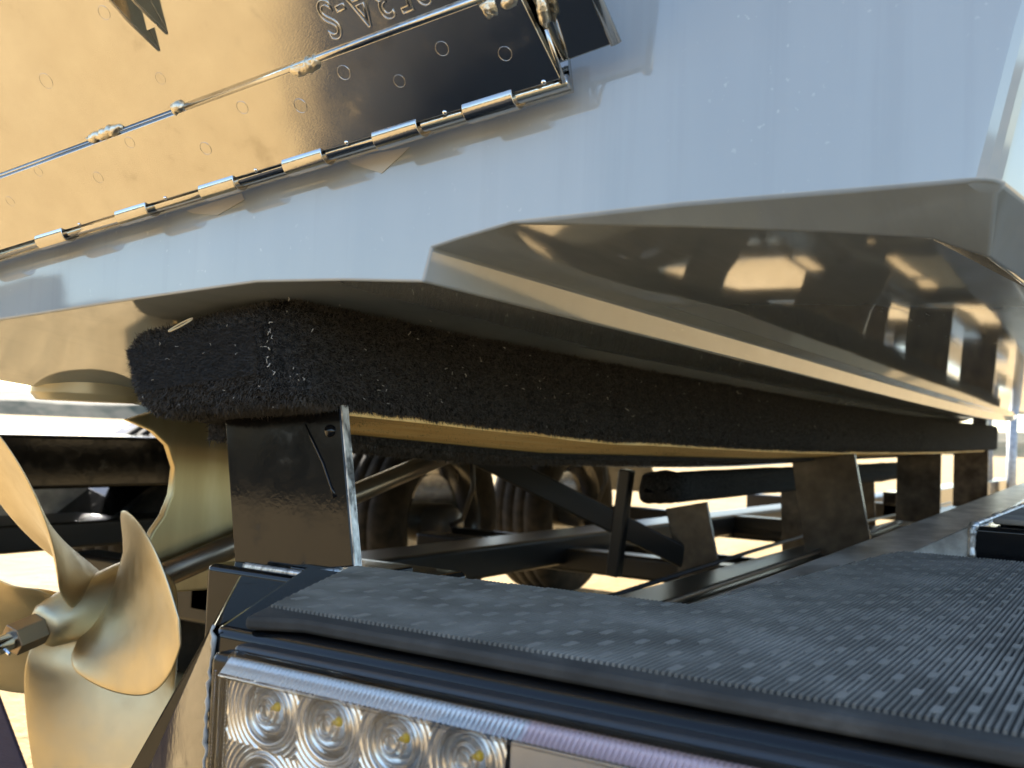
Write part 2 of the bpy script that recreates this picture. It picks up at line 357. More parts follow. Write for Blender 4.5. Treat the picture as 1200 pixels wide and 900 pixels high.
# actuator bracket: two tapering fins standing on the plate
tip = tuv(tab(184, 62)); rgt = tuv(tab(187, 48)); top = tuv(tab(128, -14))
for (uo, nm, sh) in ((0, 'bracket_fin', 0), (.011, 'bracket_fin', .006)):
    fb = M(); u1, v1 = tip[0]+uo, tip[1]+sh
    fb.prism([tpt(u1, v1, -.001), tpt(u1+.004, v1+.15, -.001), tpt(u1+.004, v1+.15, .05), tpt(u1, v1+.02, .008)], tuple(th*.0022))
    fb.build(nm, steel, trim, bevel=.0004)
fb = M(); fb.prism([tpt(tip[0]+.002, tip[1]+.012, .001), tpt(tip[0]+.012, tip[1]+.012, .001), tpt(tip[0]+.016, tip[1]+.15, .001), tpt(tip[0]+.004, tip[1]+.15, .001)], tuple(tn*.0012)); fb.build('bracket_base', steel, trim)
# stamped number, upside down to the viewer
fc = bpy.data.curves.new('lettering', 'FONT'); fc.body = '2853A-S'; fc.size = .027; fc.fill_mode = 'NONE'; fc.bevel_depth = .00055; fc.bevel_resolution = 1; fc.space_character = 1.12
fo = bpy.data.objects.new('tmp', fc); C.objects.link(fo); dg = bpy.context.evaluated_depsgraph_get()
lm = bpy.data.meshes.new_from_object(fo.evaluated_get(dg)); bpy.data.objects.remove(fo)
xmax = max(v.co.x for v in lm.vertices); ls = tuv(tab(379, 30)); lt = tuv(tab(402, 46))
for v in lm.vertices:
    p = tpt(ls[0]+(xmax-v.co.x)*.72, lt[1]+(.0195-v.co.y), -.0008+v.co.z); v.co = p+V((0, 0, H))-root_loc(trim)
lm.materials.clear(); lm.materials.append(steel); lm.shade_smooth()
lo = bpy.data.objects.new('lettering', lm); C.objects.link(lo); lo.parent = trim
# transom leaf of the hinge
tl = M(); tl.prism([tpt(UL, -.004, -.0045), tpt(.0, -.004, -.0045), tpt(.0, .012, -.016), tpt(UL, .012, -.016)], (0, .003, 0)); tl.build('hinge_leaf', steel, trim)
# two thin beige patches on the transom below the hinge
for pts in ([(405, 186), (480, 172), (470, 182), (447, 203), (412, 192)], [(218, 247), (283, 226), (286, 234), (255, 252), (226, 250)]):
    sp_ = M(); sp_.prism([onY(x, y, YT-.0006) for (x, y) in pts], (0, .0005, 0)); sp_.build('beige_patch', beige_m, boat)

# ---- propeller, strut, plate
HUB = V((-.783, .583, -.167)); TILT = .25              # shaft runs down aft
AX = V((0, math.cos(TILT), math.sin(TILT)))
prop = M(); prop.lathe([(.0001, -.052), (.014, -.052), (.019, -.046), (.024, -.02), (.027, .035), (.026, .05), (.0001, .05)], HUB, AX, 32)
propo = prop.build('propeller', bronze, boat, smooth=True)
nut = M(); nut.lathe([(.0001, -.078), (.0135, -.078), (.0135, -.052), (.0001, -.052)], HUB, AX, 6); nut.build('propeller_nut', darkst, propo, bevel=.001)
sh = M(); sh.lathe([(.0001, -.096), (.006, -.096), (.0075, -.092), (.0075, -.078)], HUB, AX, 14); sh.build('shaft_end', steel, propo, smooth=True)
cq = HUB-AX*.088; cot = M(); cot.tube([cq+V((-.014, 0, .005)), cq, cq+V((.014, 0, -.005))], .0016, 6); cot.build('cotter_pin', chrome, propo)
def blade(theta):
    b = M(); nr, nc = 20, 15; r0, r1 = .022, .195; P_ = .264
    ct, st_ = math.cos(TILT), math.sin(TILT)
    rot = lambda p: V((p.x, p.y*ct-p.z*st_, p.z*ct+p.y*st_))
    er = lambda a: V((math.sin(a), 0, math.cos(a))); et = lambda a: V((-math.cos(a), 0, math.sin(a)))
    for sd in (1, -1):
        for i in range(nr):
            t = i/(nr-1); r = r0+(r1-r0)*t
            ch = .176*max(.02, math.sin(math.pi*(.14+.86*t**.85)))**.4*(1-.45*max(0, (t-.6)/.4)**3)
            phi = math.atan(P_/(2*math.pi*max(r, .045)))*.95
            for j in range(nc):
                c = (j/(nc-1)-.5); s_ = c*ch-.08*t**1.6
                th_ = .0095*(1-t*.75)*math.sqrt(max(0, 1-(2*c)**2))*.5+.0005
                a = theta-(s_*math.cos(phi))/max(r, .03)*.92
                p = er(a)*r+V((0, .012+s_*math.sin(phi)-.06*t, 0)); nrm = et(a)*math.sin(phi)-V((0, math.cos(phi), 0))
                b.v.append(HUB+rot(p+nrm*th_*sd))
    idx = lambda s, i, j: s*nr*nc+i*nc+j
    for i in range(nr-1):
        for j in range(nc-1):
            b.f.append((idx(0, i, j), idx(0, i, j+1), idx(0, i+1, j+1), idx(0, i+1, j)))
            b.f.append((idx(1, i, j), idx(1, i+1, j), idx(1, i+1, j+1), idx(1, i, j+1)))
        for j in (0, nc-1): b.f.append((idx(0, i, j), idx(1, i, j), idx(1, i+1, j), idx(0, i+1, j)))
    for j in range(nc-1): b.f.append((idx(0, nr-1, j), idx(0, nr-1, j+1), idx(1, nr-1, j+1), idx(1, nr-1, j)))
    b.mi = [0]*len(b.f)
    return b.build('blade', bronze, propo, smooth=True, sub=1)
for k in range(4): blade(R(90*k-29.98))
# shaft strut / skeg ahead of the propeller
sp = M(); XS = -.80
def sx(px, py): return onX(px, py, XS)
sp.prism([sx(150, 492), sx(180, 505), sx(198, 522), sx(206, 548), sx(202, 580), sx(192, 605), sx(180, 622), sx(172, 640), sx(168, 660), sx(170, 697), sx(285, 688), sx(330, 600), sx(330, 470), sx(220, 470)], (-.009, 0, 0))
sp.build('shaft_strut', satin, boat, bevel=.002, seg=3)
shf = M(); shf.tube([HUB+AX*.04, HUB+AX*.70], .012, 12); shf.build('propeller_shaft', darkst, boat, smooth=True)
pl = M(); pc = onY(102, 468, .585); pl.lathe([(.0001, -.006), (.042, -.006), (.047, .0), (.047, .02)], pc+V((0, 0, .004)), (0, 0, 1), 28); pl.build('hull_plate', oxide, boat, smooth=True, bevel=.001)

# ================================================================== TRAILER
tr = empty('boat_trailer', (CX, 2.4, 0), 'black painted boat trailer with carpeted bunks, rubber step pads and LED tail light', 'trailer')
ZB, ZP = -.089, -.0822
YR = .315
# rear crossbeam with mitred end
bA = onZ(250, 732, ZB); bA = V((-.342, YR, ZB)); bF = onZ(283, 672, ZB)
cbot = onY(160, 930, .365); rbot = V((-.341, YR, -.30))
rb = M(); zb = -.30
k_ = (zb-ZB)/(cbot.z-ZB)
cB = V((bF.x+(cbot.x-bA.x)*k_*.3, bF.y, zb)); rB = V((bA.x-.001, YR, zb))
rb.hexa([rB, V((.16, YR, zb)), V((.16, .485, zb)), V((bF.x, .485, zb)), bA, V((.16, YR, ZB)), V((.16, .485, ZB)), V((bF.x, .485, ZB))])
beam = rb.build('rear_beam', paint, tr, bevel=.005, seg=4)
ep = M(); a1 = bA+V((0, -.0008, -.001)); r1_ = lerp(a1, onY(243, 905, YR-.0008), 2.2); c1 = lerp(a1, onY(172, 905, .372), 2.2); f1 = bF+V((-.001, 0, -.001)); f2_ = V((c1.x-.02, bF.y, c1.z))
ep.add([a1, r1_, c1, f1, f2_, V((r1_.x+.05, bF.y, c1.z)), V((f1.x+.05, bF.y, f1.z))], [(0, 1, 2), (0, 2, 4, 3), (1, 5, 4, 2), (3, 4, 5, 6), (0, 3, 6)])
ep.build('end_cap', paint, tr, bevel=.0012)
wl = M(); pts = [lerp(onY(250, 733, YR-.001), onY(240, 905, YR-.001), t)+V((random.uniform(-.0012, .0012), 0, 0)) for t in np.linspace(0, 1, 26)]
wl.tube(pts, [.0009*random.uniform(.5, 1.5) for _ in pts], 6); wl.build('weld_seam', dusty, tr, smooth=True)
# block behind the beam that carries the bunk bracket
bk = M(); q0, q1 = onY(280, 682, .50), onY(420, 664, .50)
bk.box(-.545, -.40, .492, .60, -.30, -.098); bk.build('bracket_base', paint, tr, bevel=.005, seg=3)
ft = M(); ft.box(-.475, -.418, .500, .56, -.099, -.093); ft.build('base_flange', paint, tr, bevel=.002)
wb = M(); wb.tube([V((-.515, .500, -.098)), V((-.46, .499, -.0975)), V((-.43, .499, -.092))], [.003, .0025, .003], 8); wb.build('weld_bead', bare, tr, smooth=True)

# ---- step pad (rubber), L shaped
pad_pts = [onZ(287, 722, ZP), onZ(400, 668, ZP), onZ(412, 663, ZP), V((-.19, .487, ZP)), onZ(1040, 650, ZP), onZ(1060, 647, ZP), V((.15, .883, ZP)), V((.15, .3225, ZP)), V((-.30, .3255, ZP))]
pd = M(); pd.prism([p+V((0, 0, -.0060)) for p in pad_pts], (0, 0, .0060)); padobj = pd.build('step_pad', rubbase, tr, bevel=.0022, seg=3)
def inside(x, y, poly):
    c = False; n_ = len(poly)
    for i in range(n_):
        a, b = poly[i], poly[(i+1) % n_]
        if (a.y > y) != (b.y > y) and x < (b.x-a.x)*(y-a.y)/(b.y-a.y)+a.x: c = not c
    return c
inner = M(); pitch = .0024; yy = .3365; cxp = sum((p for p in pad_pts), V((0, 0, 0)))/len(pad_pts)
rbm = M(); dsh = M(); ux = -.42; col = 0
def yr_at(x):          # span of the pad along Y at this x, margin kept
    ys = [y for y in np.arange(.30, .90, .002) if inside(x, y, pad_pts)]
    return (max(min(ys)+.007, .3365), max(ys)-.004) if len(ys) > 8 else None
cell_y = .032
while ux < .148:
    sp2 = yr_at(ux)
    if sp2:
        y0, y1 = sp2
        # ribs broken by short flat studs laid out in a staggered lattice
        ph = (col//4 % 3)/3*cell_y+random.uniform(-.002, .002)
        z0, z1 = ZP-.0002, ZP+.0014
        hw = pitch*.30
        rbm.add([(ux-hw, y0, z0), (ux-hw*.6, y0, z1), (ux+hw*.6, y0, z1), (ux+hw, y0, z0), (ux-hw, y1, z0), (ux-hw*.6, y1, z1), (ux+hw*.6, y1, z1), (ux+hw, y1, z0)], [(0, 1, 5, 4), (1, 2, 6, 5), (2, 3, 7, 6), (0, 3, 2, 1), (4, 5, 6, 7)])
        if (col % 4) == 0:
            y = y0+ph
            y = math.ceil((y0-ph)/cell_y)*cell_y+ph
            while y+.0105 < y1:
                if random.random() < .65: dsh.box(ux-hw*.7, ux+pitch+hw*.7, y, y+.0095, z0, z1+.0001); y += cell_y
    ux += pitch; col += 1
tag(rbm.build('tread_ribs', rubber, padobj, recalc=False), kind='stuff')
tag(dsh.build('tread_studs', rubdash, padobj, recalc=False), kind='stuff')

# ---- starboard rail beside the pad
rl = M(); ra, rb_ = onZ(795, 722, -.090), onZ(1200, 560, -.090)
rdir = (V((-.318, 3.47, 0))-V((-.207, .49, 0))).normalized()
p0 = V((-.207, .486, -.0885)); wdt = .05
def railbox(mb, s, e, w_, h_): mb.hexa([s+V((0, 0, -h_)), s+V((w_, 0, -h_)), e+V((w_, 0, -h_)), e+V((0, 0, -h_)), s, s+V((w_, 0, 0)), e+V((w_, 0, 0)), e])
railbox(rl, p0, p0+rdir*4.6, .075, .09); rl.build('side_rail', dusty, tr, bevel=.004, seg=3)
# step box ahead of the pad: dark well with a welded corner
bx = M(); bl = onY(1140, 616, .89); bx.box(bl.x, .16, .888, 1.5, -.12, bl.z); bx.build('step_box', paint, tr, bevel=.004, seg=3)
sl_ = M(); sl_.prism([(-.168, .889, -.0875), (bl.x-.002, .886, -.0875), (bl.x-.002, .886, bl.z), ], (0, .9, 0)); sl_.build('box_flank', dusty, tr, bevel=.002)
wd = M(); pts = [V((bl.x, .8865, z)) for z in np.linspace(-.083, bl.z, 12)]; wd.tube(pts, [.0030*random.uniform(.7, 1.3) for _ in pts], 8)
pts = [V((bl.x+.001, y, bl.z)) for y in np.linspace(.887, 1.45, 30)]; wd.tube(pts, [.0032*random.uniform(.6, 1.4) for _ in pts], 8); wd.build('weld_seam', bare, tr, smooth=True)
lidm = M(); lidm.box(bl.x+.012, .155, .91, 1.48, bl.z+.001, bl.z+.006); lidm.build('box_lid', rubber, tr, bevel=.002)

# ---- lower frame rails and crossmembers
lr = M(); railbox(lr, V((-.60, 1.0, -.212)), V((-.66, 5.2, -.212)), .10, .06); lr.build('frame_rail', frame_p, tr, bevel=.008, seg=3)
lr = M(); railbox(lr, V((2*CX+.50, 1.0, -.212)), V((2*CX+.56, 5.2, -.212)), .10, .06); lr.build('frame_rail', frame_p, tr, bevel=.008, seg=3)
for (y, z0, z1) in ((1.0, -.285, -.213), (1.9, -.285, -.238), (2.9, -.28, -.215), (4.2, -.28, -.215)):
    cmb = M(); cmb.box(2*CX+.22, -.22, y, y+.06, z0, z1); cmb.build('crossmember', frame_p, tr, bevel=.008, seg=3)
dg1, dg2 = onY(600, 552, 1.62), onY(800, 652, 1.86)
db = M(); db.tube([dg1+(dg1-dg2)*.3, dg2], .030, 4); db.build('diagonal_brace', frame_p, tr, bevel=.004)
db = M(); db.tube([onY(722, 600, 1.75)+V((0, 0, -.12)), onY(735, 550, 1.75)], .018, 4); db.build('brace_post', frame_p, tr, bevel=.004)
# port fender step, seen through the gap at left
pb = M(); pb.box(-1.62, -1.44, .62, 1.30, -.118, -.034); pb.build('fender_step', paint, tr, bevel=.006, seg=3)
pb = M(); pb.box(-1.60, -1.45, .60, 1.42, -.215, -.172); pb.build('fender_bar', frame_p, tr, bevel=.006, seg=3)
pb = M(); pb.box(-1.66, -1.645, .9, 1.2, -.20, -.08); pb.build('fender_panel', greym, tr, bevel=.003)
# tandem fenders
fe = M(); prof = [(1.12, -.20), (1.30, -.08), (1.45, .0), (1.8, .03), (2.9, .03), (3.2, 0), (3.36, -.08), (3.5, -.2)]
for i in range(len(prof)-1):
    (ya, za), (yb, zb2) = prof[i], prof[i+1]
    fe.hexa([(-1.80, ya, za), (-1.50, ya, za), (-1.50, yb, zb2), (-1.80, yb, zb2), (-1.80, ya, za+.012), (-1.50, ya, za+.012), (-1.50, yb, zb2+.012), (-1.80, yb, zb2+.012)])
fend = fe.build('wheel_fender', paint, tr, smooth=False)

bl_ = M(); bl_.tube([V((-.62, 1.05, -.225)), V((-.628, 1.9, -.205)), V((-.64, 2.4, -.20)), V((-.65, 4.4, -.205))], .004, 8); bl_.build('brake_line', plastic, tr, smooth=True)
wr = M(); wr.tube([V((-.50, .61, -.15)), V((-.49, .75, -.19)), V((-.50, 1.02, -.205)), V((-.53, 1.9, -.205)), V((-.60, 3.4, -.205))], .0045, 8); wr.build('wiring_loom', plastic, tr, smooth=True)
# ---- wheels
def wheel(x, y, inner):
    rT, wT, rR = .262, .19, .165; c = V((x, y, -H+rT-.004)); ax = V((1 if inner > 0 else -1, 0, 0))
    t = M(); t.lathe([(rR, -.085), (rR+.03, -.098), (rT-.035, -.098), (rT-.008, -.080), (rT, -.06), (rT, -.042), (rT-.004, -.040), (rT-.004, -.034), (rT, -.032), (rT, -.004), (rT-.004, -.003), (rT-.004, .003), (rT, .004), (rT, .032), (rT-.004, .034), (rT-.004, .040), (rT, .042), (rT, .06), (rT-.008, .08), (rT-.035, .098), (rR+.03, .098), (rR, .085)], c, ax, 40)
    wo = t.build('wheel', tyre_m, tr, smooth=True)
    r = M(); r.lathe([(rR, -.085), (rR-.012, -.08), (rR-.02, -.05), (rR-.02, .05), (rR-.012, .08), (rR, .085)], c, ax, 40); r.build('rim', alloy, wo, smooth=True)
    for k in range(5):
        a = 2*math.pi*k/5+.3; s_ = M(); d = V((0, math.cos(a), math.sin(a))); q = V((0, -d.z, d.y))
        s_.prism([c+d*.03+q*.028-ax*.03, c+d*.03-q*.028-ax*.03, c+d*.15-q*.022-ax*.03, c+d*.15+q*.022-ax*.03], tuple(ax*-.02)); s_.build('spoke', alloy, wo, bevel=.004)
    h = M(); h.lathe([(.0001, -.06), (.045, -.06), (.05, -.04), (.05, .10), (.035, .12), (.0001, .12)], c, ax, 20); h.build('hub', plastic, wo, smooth=True)
    d = M(); d.lathe([(.05, .03), (.125, .03), (.125, .042), (.05, .042)], c, ax, 30); d.build('brake_disc', steel, wo, smooth=False, bevel=.002)
    return wo
w0 = wheel(-1.62, 1.46, 1)
def copy_tree(o_, parent, dloc=(0, 0, 0)):
    c = o_.copy(); C.objects.link(c); c.parent = parent; c.location = o_.location+V(dloc)
    for ch in list(o_.children): copy_tree(ch, c)
    return c
for dy in (.72, 1.45): copy_tree(w0, tr, (0, dy, 0))
for dy in (0, .72, 1.45):
    ax_ = M(); ax_.tube([V((-1.55, 1.46+dy, -.265)), V((-.15, 1.46+dy, -.265))], .022, 4) if dy else ax_.tube([V((-1.55, 1.46, -.30)), V((-.15, 1.46, -.30))], .022, 12)
    ax_.build('axle', frame_p, tr, smooth=True)
    hs = M(); hs.tube([V((-1.42, 1.40+dy, -.06)), V((-1.40, 1.38+dy, -.14)), V((-1.44, 1.40+dy, -.22)), V((-1.52, 1.45+dy, -.25))], .006, 8); hs.build('brake_hose', plastic, tr, smooth=True)

# ---- bunks
def bunk(stn, y_end_round=True, pile_n=0, slot=None):
    """stn: list of (y, [outer_top, inner_top, inner_bottom, outer_bottom]) with (x, z) corners"""
    def section(cs, rad):
        pts = []; n_ = 4
        c4 = [V((c[0], 0, c[1])) for c in cs]
        for i in range(4):
            p, pa, pn = c4[i], c4[i-1], c4[(i+1) % 4]
            da, dn = (pa-p).normalized(), (pn-p).normalized()
            A_, B_ = p+da*rad, p+dn*rad
            for k in range(n_+1):
                t = k/n_; pts.append(A_*(1-t)**2+p*2*t*(1-t)+B_*t*t)
        return pts
    return section
def loft_section(cs, rad, n_=5, nd=6):
    c4 = [V((c[0], 0, c[1])) for c in cs]; pts = []
    for i in range(4):
        p, pa, pn = c4[i], c4[i-1], c4[(i+1) % 4]
        A_, B_ = p+(pa-p).normalized()*rad, p+(pn-p).normalized()*rad
        arc = [A_*(1-t)**2+p*2*t*(1-t)+B_*t*t for t in (k/n_ for k in range(n_+1))]
        pts += arc
        nx = pn+(p-pn).normalized()*rad
        pts += [lerp(arc[-1], nx, k/(nd+1)) for k in range(1, nd+1)]
    return pts
def make_bunk(stn, ys, name_parent, rough=.0012, slot_from=None, fuzz=0, lints=0, wood_x=None):
    stn = sorted(stn)
    def corners(y):
        for i in range(len(stn)-1):
            (ya, ca), (yb, cb_) = stn[i], stn[i+1]
            if y <= yb: 
                t = max(0, (y-ya)/(yb-ya)); return [(lerp(p[0], q[0], t), lerp(p[1], q[1], t)) for p, q in zip(ca, cb_)]
        return stn[-1][1]
    cm = M(); n_ = 0; y00 = ys[0]
    for y in ys:
        cs = corners(y); k = y-y00
        sq = .020*max(0, 1-k/.022)**2                # rounded end
        cx_ = sum(c[0] for c in cs)/4; cz = sum(c[1] for c in cs)/4
        cs = [(c[0]-math.copysign(sq, c[0]-cx_), c[1]-math.copysign(sq*.8, c[1]-cz)) for c in cs]
        sec = loft_section(cs, .016)
        n_ = len(sec)
        for p in sec:
            nz = noise.noise((p.x*40, y*40, p.z*40))*rough*2+noise.noise((p.x*130, y*130, p.z*130))*rough
            cen = V((cx_, y, cz)); q = V((p.x, y, p.z)); d = (q-cen); d.y = 0; d.normalize()
            cm.v.append(q+d*nz)
    for j in range(len(ys)-1):
        for k in range(n_):
            f = (j*n_+k, j*n_+(k+1) % n_, (j+1)*n_+(k+1) % n_, (j+1)*n_+k)
            cm.f.append(f); cm.mi.append(0)
    cm.f.append(tuple(range(n_))[::-1]); cm.mi.append(0); cm.f.append(tuple(range((len(ys)-1)*n_, len(ys)*n_))); cm.mi.append(0)
    return cm, corners, n_
Y0 = .452
bunkY = [Y0, Y0+.001, Y0+.003, Y0+.006, Y0+.009, Y0+.013]+list(np.linspace(Y0+.018, 1.3, 134))+list(np.linspace(1.33, 4.05, 60))
# outer_top, inner_top, inner_bottom, outer_bottom  (x, z)
bst = [(.452, [(-.450, .080), (-.606, .058), (-.588, .003), (-.445, .015)]), (.54, [(-.449, .078), (-.60, .052), (-.592, -.006), (-.446, .012)]),
       (.95, [(-.448, .0745), (-.61, .04), (-.61, -.026), (-.446, -.001)]), (1.7, [(-.448, .076), (-.61, .035), (-.61, -.032), (-.446, -.007)]), (2.9, [(-.446, .083), (-.61, .05), (-.61, -.018), (-.446, -.003)]), (4.1, [(-.446, .10), (-.61, .075), (-.61, .006), (-.446, .010)])]
cm, bcorn, bn = make_bunk(bst, bunkY, tr, rough=.0013)
# bulge of the folded carpet at the end, and a crease where it is tucked
for v in cm.v:
    k = v.y-.452
    if k < .10:
        if v.x > -.47 and v.z < .03: v.x += .022*max(0, 1-abs(k-.015)/.05)*max(0, (.03-v.z)/.03)
        cr = math.exp(-((v.x+.460-(.07-v.z)*.10)/.006)**2)
        if k < .02: v.y += .006*cr
bunk_o = cm.build('bunk', carpet, tr, smooth=True)
# pine board showing between the stapled carpet edges under the bunk
wd = M()
def under(y, t): cs = bcorn(y); p, q = cs[3], cs[2]; return V((lerp(p[0], q[0], t), y, lerp(p[1], q[1], t)))
ys = np.linspace(.530, 3.9, 40)
def wl_(y): return .10+.05*noise.noise((y*6, 0, 1))+.05*min(1, (y-.5)), .66
for (ya, yb) in zip(ys[:-1], ys[1:]):
    a0, a1 = under(ya, wl_(ya)[0]), under(ya, wl_(ya)[1]); b0_, b1 = under(yb, wl_(yb)[0]), under(yb, wl_(yb)[1]); dz = V((0, 0, -.0035)); uz = V((0, 0, .02))
    wd.hexa([a0+dz, a1+dz, b1+dz, b0_+dz, a0+uz, a1+uz, b1+uz, b0_+uz])
wd.build('bunk_board', wood, bunk_o)
# carpet flap stapled to the board's far edge
fp = M()
for (ya, yb) in zip(ys[:-1], ys[1:]):
    q = [under(ya, .64), under(ya, 1.0), under(yb, 1.0), under(yb, .64)]; fp.hexa([p+V((0, 0, -.010)) for p in q]+[p+V((0, 0, .004)) for p in q])
flap = fp.build('carpet_flap', carpet, bunk_o, smooth=False)
# pile: tens of thousands of short fibres on the faces that show
def fibres(mesh_m, nfaces_filter, count, length, width, name, parent, mats):
    tri = []; area = []
    for f in mesh_m.f:
        if len(f) != 4: continue
        a, b, c, d = (mesh_m.v[i] for i in f); cen = (a+b+c+d)/4
        if not nfaces_filter(cen): continue
        tri.append((a, b, c, d)); area.append(((b-a).cross(d-a)).length/max(cen.length, .3)**2.0)
    area = np.array(area); pick = rng.choice(len(tri), count, p=area/area.sum())
    A = np.array([[list(p) for p in t] for t in tri])[pick]; u, v = rng.random((2, count, 1))
    pos = A[:, 0]*(1-u)*(1-v)+A[:, 1]*u*(1-v)+A[:, 2]*u*v+A[:, 3]*(1-u)*v
    nrm = np.cross(A[:, 1]-A[:, 0], A[:, 3]-A[:, 0]); nrm /= np.linalg.norm(nrm, axis=1, keepdims=True)+1e-9
    cen = pos.copy(); cs = np.array([np.mean(bcorn(y), axis=0) for y in np.clip(pos[:, 1], .452, 4)]); cen[:, 0] = cs[:, 0]; cen[:, 2] = cs[:, 1]
    end = (pos[:, 1] < .456); cen[end, 1] += .05
    nrm *= np.sign(((pos-cen)*nrm).sum(1, keepdims=True))
    d = nrm+rng.normal(0, .55, (count, 3))+np.array([0, -.1, -.35]); d /= np.linalg.norm(d, axis=1, keepdims=True)
    sd = np.cross(d, rng.normal(0, 1, (count, 3))); sd /= np.linalg.norm(sd, axis=1, keepdims=True)
    Ln = length*rng.uniform(.5, 1.3, (count, 1)); mid = pos+d*Ln*.55; bend_ = rng.normal(0, .35, (count, 3)); tipp = mid+(d+bend_)*Ln*.5
    vv = np.stack([pos-sd*width, pos+sd*width, mid+sd*width*.8, mid-sd*width*.8, tipp], 1).reshape(-1, 3)
    base = root_loc(parent); vv = vv+np.array([0, 0, H])-np.array(base)
    k = np.arange(count)[:, None]*5
    loops = np.concatenate([k+np.array([[0, 1, 2, 3]]), k+np.array([[3, 2, 4]])], 1).ravel()
    me = bpy.data.meshes.new(name); me.vertices.add(len(vv)); me.vertices.foreach_set('co', vv.ravel()); me.loops.add(len(loops)); me.loops.foreach_set('vertex_index', loops)
    me.polygons.add(2*count); st = np.stack([np.arange(count)*7, np.arange(count)*7+4], 1).ravel(); me.polygons.foreach_set('loop_start', st)
    me.polygons.foreach_set('loop_total', np.tile([4, 3], count))
    for m_ in mats: me.materials.append(m_)
    me.polygons.foreach_set('material_index', np.repeat((rng.random(count) < .006).astype(int) if len(mats) > 1 else np.zeros(count, int), 2))
    me.update(calc_edges=True); me.validate()
    o_ = bpy.data.objects.new(name, me); C.objects.link(o_); o_.parent = parent; tag(o_, kind='stuff'); return o_
fibres(cm, lambda c: c.y < 2.6 and (c.x > -.53 or c.y < .50), 120000, .0031, .00027, 'carpet_pile', bunk_o, [pile])
fibres(fp, lambda c: c.y < 1.6, 16000, .004, .0003, 'carpet_pile', bunk_o, [pile])
# end face fibres
ef = M(); e_ = [V((-.470, .4525, .062)), V((-.588, .4525, .045)), V((-.571, .4525, .018)), V((-.464, .4525, .030))]; ef.add(e_, [(0, 1, 2, 3)])
fibres(ef, lambda c: True, 28000, .0031, .00027, 'carpet_pile', bunk_o, [pile])
# lint: pale threads and flecks caught in the carpet
def lintm(spots, name, matl, parent):
    lb = M()
    for (p, ln, r) in spots:
        d = V((random.gauss(0, .5), random.gauss(0, 1), random.gauss(0, .8))).normalized(); b = V((random.gauss(0, 1), random.gauss(0, 1), random.gauss(0, 1)))*ln*.25
        lb.tube([p-d*ln*.5, p+b, p+d*ln*.5+b*.4], r, 4)
    o_ = lb.build(name, matl, parent, smooth=True); tag(o_, kind='stuff'); return o_
spots = []
def side_pt(px, py, off=.005): r = ray(px, py); return r*((-.447+off)/r.x)
for (x, y) in ((490, 397), (505, 375), (530, 438), (545, 440), (562, 420), (590, 408), (650, 465), (700, 440), (735, 480), (742, 487), (712, 467), (820, 450), (866, 460), (930, 498), (955, 500), (865, 498), (905, 505), (640, 500), (785, 505), (523, 432), (480, 390), (815, 477), (890, 470)):
    spots.append((side_pt(x, y), random.uniform(.002, .0055), random.uniform(.0002, .0004)))
for _ in range(70):
    x = random.uniform(420, 1000); y0_ = 372+(x-440)*.17; y1_ = 470+(x-400)*.10; spots.append((side_pt(x, random.uniform(y0_, y1_)), random.uniform(.0006, .0026), random.uniform(.00012, .00028)))
end_pt = lambda x, y: onY(x, y, .4475)
for (x, y) in ((315, 392), (316, 398), (313, 405), (315, 420), (318, 426), (319, 385), (316, 432), (345, 430), (352, 434), (357, 447), (338, 362), (398, 362), (263, 452), (267, 377), (367, 389), (412, 429), (322, 441)):
    p = end_pt(x, y) if x < 330 else side_pt(x, y, .012) if x > 380 else onY(x, y, .452)
    for _ in range(2 if 310 < x < 360 else 1): spots.append((p+V((random.gauss(0, .0012), -.001, random.gauss(0, .0025))), random.uniform(.0006, .0028), random.uniform(.00015, .0004)))
for _ in range(16): spots.append((end_pt(random.uniform(165, 320), random.uniform(385, 485)), random.uniform(.001, .003), .0002))
lintm(spots, 'carpet_lint', lint, bunk_o)

# inner bunk and its brackets, further forward near the keel
ib = [(1.72, [(-.70, -.058), (-.79, -.066), (-.79, -.122), (-.70, -.112)]), (4.2, [(-.70, -.045), (-.79, -.05), (-.79, -.11), (-.70, -.10)])]
cm2, bc2, _ = make_bunk(ib, list(np.linspace(1.72, 1.78, 7))+list(np.linspace(1.85, 4.2, 20)), tr, rough=.003); bunk_i = cm2.build('bunk', carpet, tr, smooth=True)
# ---- brackets
br = M(); q = [onY(262, 470, .517), onY(397, 462, .517), onY(414, 664, .511), onY(276, 676, .511)]
br.prism(q, (0, .0075, 0)); brk = br.build('bunk_bracket', paint, tr, bevel=.001)
be = M(); a, b = q[1], q[2]; be.hexa([a+V((0, .0006, 0)), a+V((.0012, .0006, 0)), a+V((.0012, .0072, 0)), a+V((0, .0072, 0)), b+V((0, .0006, 0)), b+V((.0012, .0006, 0)), b+V((.0012, .0072, 0)), b+V((0, .0072, 0))]); be.build('worn_edge', bare, brk)
bo = M(); bo.lathe([(.0001, -.0022), (.0026, -.002), (.0042, -.0004), (.0044, .001)], onY(386, 505, .515), (0, 1, 0), 14); bo.build('bolt_head', paint, brk, smooth=True)
dr = M(); pth = [onY(x_, y_, .517-.006*(y_-465)/200) for (x_, y_) in ((358, 497), (366, 515), (379, 543), (388, 570), (393, 583))]; dr.tube(pth, [.0004, .0010, .0011, .0010, .0016], 6); dr.build('paint_run', paint, brk, smooth=True)
def bracket(pxs, y, thick=.008):
    b_ = M(); b_.prism([onY(px, py, y) for (px, py) in pxs], (0, thick, 0)); return b_.build('bunk_bracket', dust_refl_br, tr, bevel=.0012)
bracket([(926, 528), (1000, 524), (1021, 640), (945, 658)], 2.03, .010)
bracket([(780, 596), (828, 588), (846, 684), (799, 694)], 1.84, .008)
